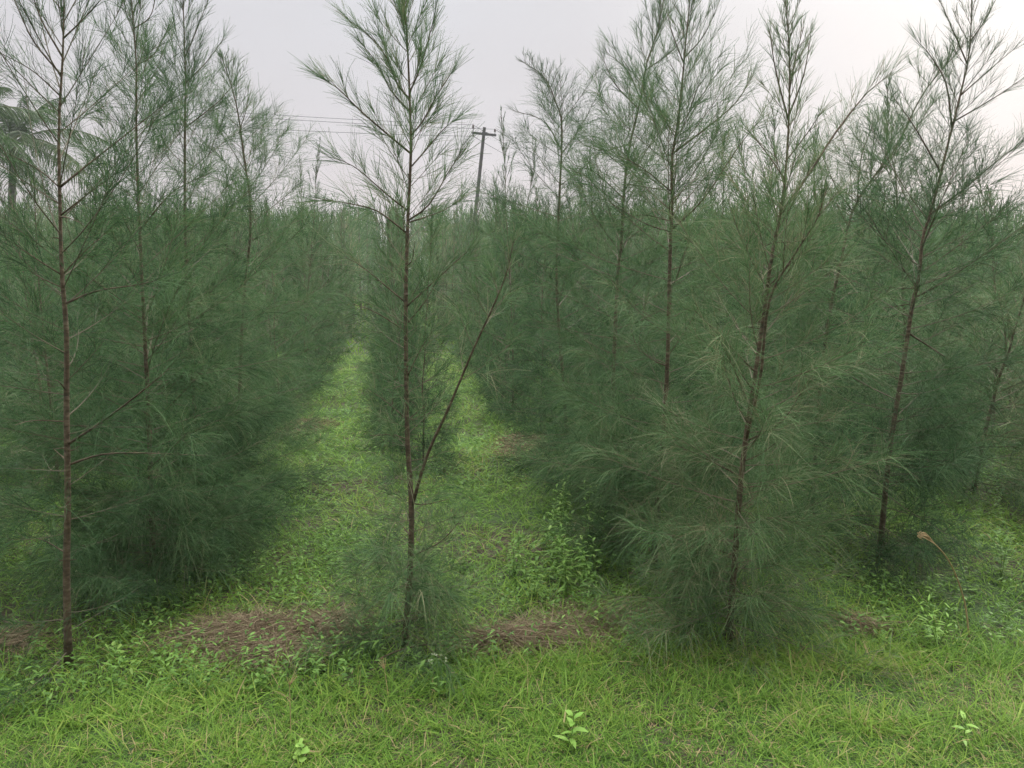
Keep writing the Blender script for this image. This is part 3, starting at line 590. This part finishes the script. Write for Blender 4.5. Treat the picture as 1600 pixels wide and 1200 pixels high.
# ------------------------------------------------------------------ coconut palms
def palm(label, cx, cy, D, nf, Lf, seed, lean=0.):
    rg = np.random.default_rng(seed); c = at(cx, cy, D); b = np.array([c[0]-lean, D, 0.]); t = thing('coconut_palm', label, 'palm tree', b, 0, 'coconut palms behind the plantation')
    top = c-b; tt = np.linspace(0, 1, 14)[:, None]; tr = top*np.array([0, 0, 1])*tt+np.array([top[0], 0, 0])*tt**2
    V, Q, T = tube(tr, np.linspace(.19, .11, 14), 12); build('trunk', V, Q, M_palmbark, t, smooth=True, T=T)
    for i in range(nf):
        a = i*2.4+rg.uniform(-.3, .3); u = (i+.5)/nf; el = math.radians(82-105*u+rg.uniform(-8, 8)); L_ = Lf*rg.uniform(.85, 1.1)*(1-.35*(u < .15))
        d = np.array([math.cos(a)*math.cos(el), math.sin(a)*math.cos(el), math.sin(el)]); s = np.linspace(0, 1, 14)[:, None]
        rc = top+d*L_*s+np.array([0, 0, -.62*L_])*s**2.1*(.5+.6*u); acc = Acc(); V, Q, T = tube(rc, np.linspace(.035, .006, 14), 5); acc.add(V, Q, T, .8, 0)
        n = 84; q = np.linspace(.14, .995, n); P = np.stack([np.interp(q*13, np.arange(14), rc[:, k]) for k in range(3)], -1); tg = nrm(np.stack([np.interp(q*13, np.arange(14), np.gradient(rc[:, k])) for k in range(3)], -1))
        sd = nrm(np.cross(tg, [0, 0, 1.])); ll = .78*np.sin(PI*np.clip(q*.92+.06, 0, 1))**.6*Lf/3.6
        for sg in (-1, 1):
            dv = nrm(sd*sg+tg*.55+rg.normal(size=(n, 3))*.10+[0, 0, -.22]); side = nrm(np.cross(dv, [0, 0, 1.])*0.6+rg.normal(size=(n, 3))*.35+tg*.6)
            V, Q = ribbons(P, dv, ll*rg.uniform(.8, 1.1, n), np.full(n, .032), np.tile([0, 0, -.55], (n, 1)), 3, side=side, prof=(.6, 1, .7, .08), rg=rg)
            acc.add(V, Q, None, np.repeat(np.clip(rg.normal(.4, .15, n)+.3*u, 0, 1), 8), 0)
        acc.build('frond', [M_frond], t)
palm('coconut palm with drooping fronds behind the trees at the far left', 22, 222, 30, 19, 3.6, 4, .5)
palm('coconut palm cut by the left edge behind the trees', -70, 185, 27, 18, 3.5, 9, -.4)

# ------------------------------------------------------------------ haze in the air
a = Acc(); box(a, (0, 45, 4.5), (420, 340, 13)); o = a.build('haze', [M_wire]); o.data.materials.clear()
m, nt = mat('thin_haze'); pv = N(nt, 'ShaderNodeVolumePrincipled'); pv.inputs['Density'].default_value = .0011; pv.inputs['Color'].default_value = (.92, .95, .97, 1); pv.inputs['Anisotropy'].default_value = .3
oo = N(nt, 'ShaderNodeOutputMaterial'); nt.links.new(pv.outputs[0], oo.inputs['Volume']); o.data.materials.append(m)
o['kind'] = 'stuff'; o['label'] = 'thin pale haze hanging over the plantation'; o['category'] = 'haze'; o.display_type = 'WIRE'

# ------------------------------------------------------------------ daylight: overcast sky, veiled sun to the right
SAZ = math.radians(40); SEL = math.radians(32)
sd = Vector((math.sin(SAZ)*math.cos(SEL), math.cos(SAZ)*math.cos(SEL), math.sin(SEL)))
w = bpy.data.worlds.new('World'); bpy.context.scene.world = w; w.use_nodes = True; nt = w.node_tree; nt.nodes.clear(); L = nt.links.new
sky = N(nt, 'ShaderNodeTexSky', sky_type='NISHITA'); sky.sun_disc = False; sky.sun_elevation = SEL; sky.sun_rotation = SAZ; sky.dust_density = 4
b1 = N(nt, 'ShaderNodeBackground'); L(sky.outputs[0], b1.inputs[0]); b1.inputs[1].default_value = .1
tc = N(nt, 'ShaderNodeTexCoord'); sp = N(nt, 'ShaderNodeSeparateXYZ'); L(tc.outputs['Generated'], sp.inputs[0])
ho = ramp(nt, [(0, (.10, .11, .09)), (.005, (.60, .565, .57)), (.09, (.665, .61, .62)), (.22, (.655, .628, .637)), (.36, (.68, .678, .696)), (.60, (1, 1, 1.0))], sp.outputs[2])
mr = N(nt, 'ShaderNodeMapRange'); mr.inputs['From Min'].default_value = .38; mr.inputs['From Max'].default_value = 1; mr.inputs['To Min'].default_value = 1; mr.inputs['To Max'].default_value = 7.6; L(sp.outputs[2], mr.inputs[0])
mp = N(nt, 'ShaderNodeMapping'); mp.inputs['Scale'].default_value = (1, 1, 3); L(tc.outputs['Generated'], mp.inputs[0])
no = N(nt, 'ShaderNodeTexNoise'); no.inputs['Scale'].default_value = 1.6; no.inputs['Detail'].default_value = 4; L(mp.outputs[0], no.inputs['Vector'])
cl = ramp(nt, [(.3, (.97, .955, .96)), (.7, (1.04, 1.05, 1.07))], no.outputs[0])
v1 = N(nt, 'ShaderNodeVectorMath', operation='MULTIPLY'); L(ho, v1.inputs[0]); L(cl, v1.inputs[1])
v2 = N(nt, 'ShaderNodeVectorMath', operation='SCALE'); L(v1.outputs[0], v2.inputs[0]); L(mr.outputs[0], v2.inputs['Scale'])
dt = N(nt, 'ShaderNodeVectorMath', operation='DOT_PRODUCT'); L(tc.outputs['Generated'], dt.inputs[0]); dt.inputs[1].default_value = sd
mr2 = N(nt, 'ShaderNodeMapRange', interpolation_type='SMOOTHSTEP'); mr2.inputs['From Min'].default_value = .80; mr2.inputs['From Max'].default_value = 1.0; mr2.inputs['To Max'].default_value = 1.0; L(dt.outputs['Value'], mr2.inputs[0])
v3 = N(nt, 'ShaderNodeVectorMath', operation='SCALE'); v3.inputs[0].default_value = (.20, .185, .16); L(mr2.outputs[0], v3.inputs['Scale'])
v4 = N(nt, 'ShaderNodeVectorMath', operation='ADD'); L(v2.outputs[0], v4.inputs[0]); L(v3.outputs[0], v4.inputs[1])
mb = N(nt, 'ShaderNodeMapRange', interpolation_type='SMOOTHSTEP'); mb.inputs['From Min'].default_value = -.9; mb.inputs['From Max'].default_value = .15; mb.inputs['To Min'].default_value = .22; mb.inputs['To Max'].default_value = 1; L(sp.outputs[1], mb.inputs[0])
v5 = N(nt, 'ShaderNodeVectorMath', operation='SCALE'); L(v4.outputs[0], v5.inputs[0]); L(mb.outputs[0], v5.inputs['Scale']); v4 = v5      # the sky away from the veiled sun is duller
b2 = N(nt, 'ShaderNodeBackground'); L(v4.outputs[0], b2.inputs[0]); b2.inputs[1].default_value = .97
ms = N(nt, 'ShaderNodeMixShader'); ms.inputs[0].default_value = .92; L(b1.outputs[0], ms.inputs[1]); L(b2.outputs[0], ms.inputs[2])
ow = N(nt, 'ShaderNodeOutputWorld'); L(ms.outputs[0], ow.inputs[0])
sl = bpy.data.lights.new('sun', 'SUN'); sl.energy = 2.0; sl.angle = math.radians(14); sl.color = (1, .95, .88)
so = bpy.data.objects.new('sun', sl); C.objects.link(so); so.rotation_euler = sd.to_track_quat('Z', 'Y').to_euler()

s = bpy.context.scene; s.view_settings.view_transform = 'Standard'; s.view_settings.look = 'None'; s.view_settings.exposure = .14; s.view_settings.gamma = 1
s.render.engine = 'CYCLES'
cy = s.cycles; cy.max_bounces = 5; cy.diffuse_bounces = 3; cy.adaptive_threshold = .03; cy.adaptive_min_samples = 16; cy.time_limit = 700; cy.glossy_bounces = 2; cy.transmission_bounces = 4; cy.volume_bounces = 0; cy.transparent_max_bounces = 8
print('trees', len(near)+len(hero_n0), 'far', len(far), 'near depth', near[-1][0])
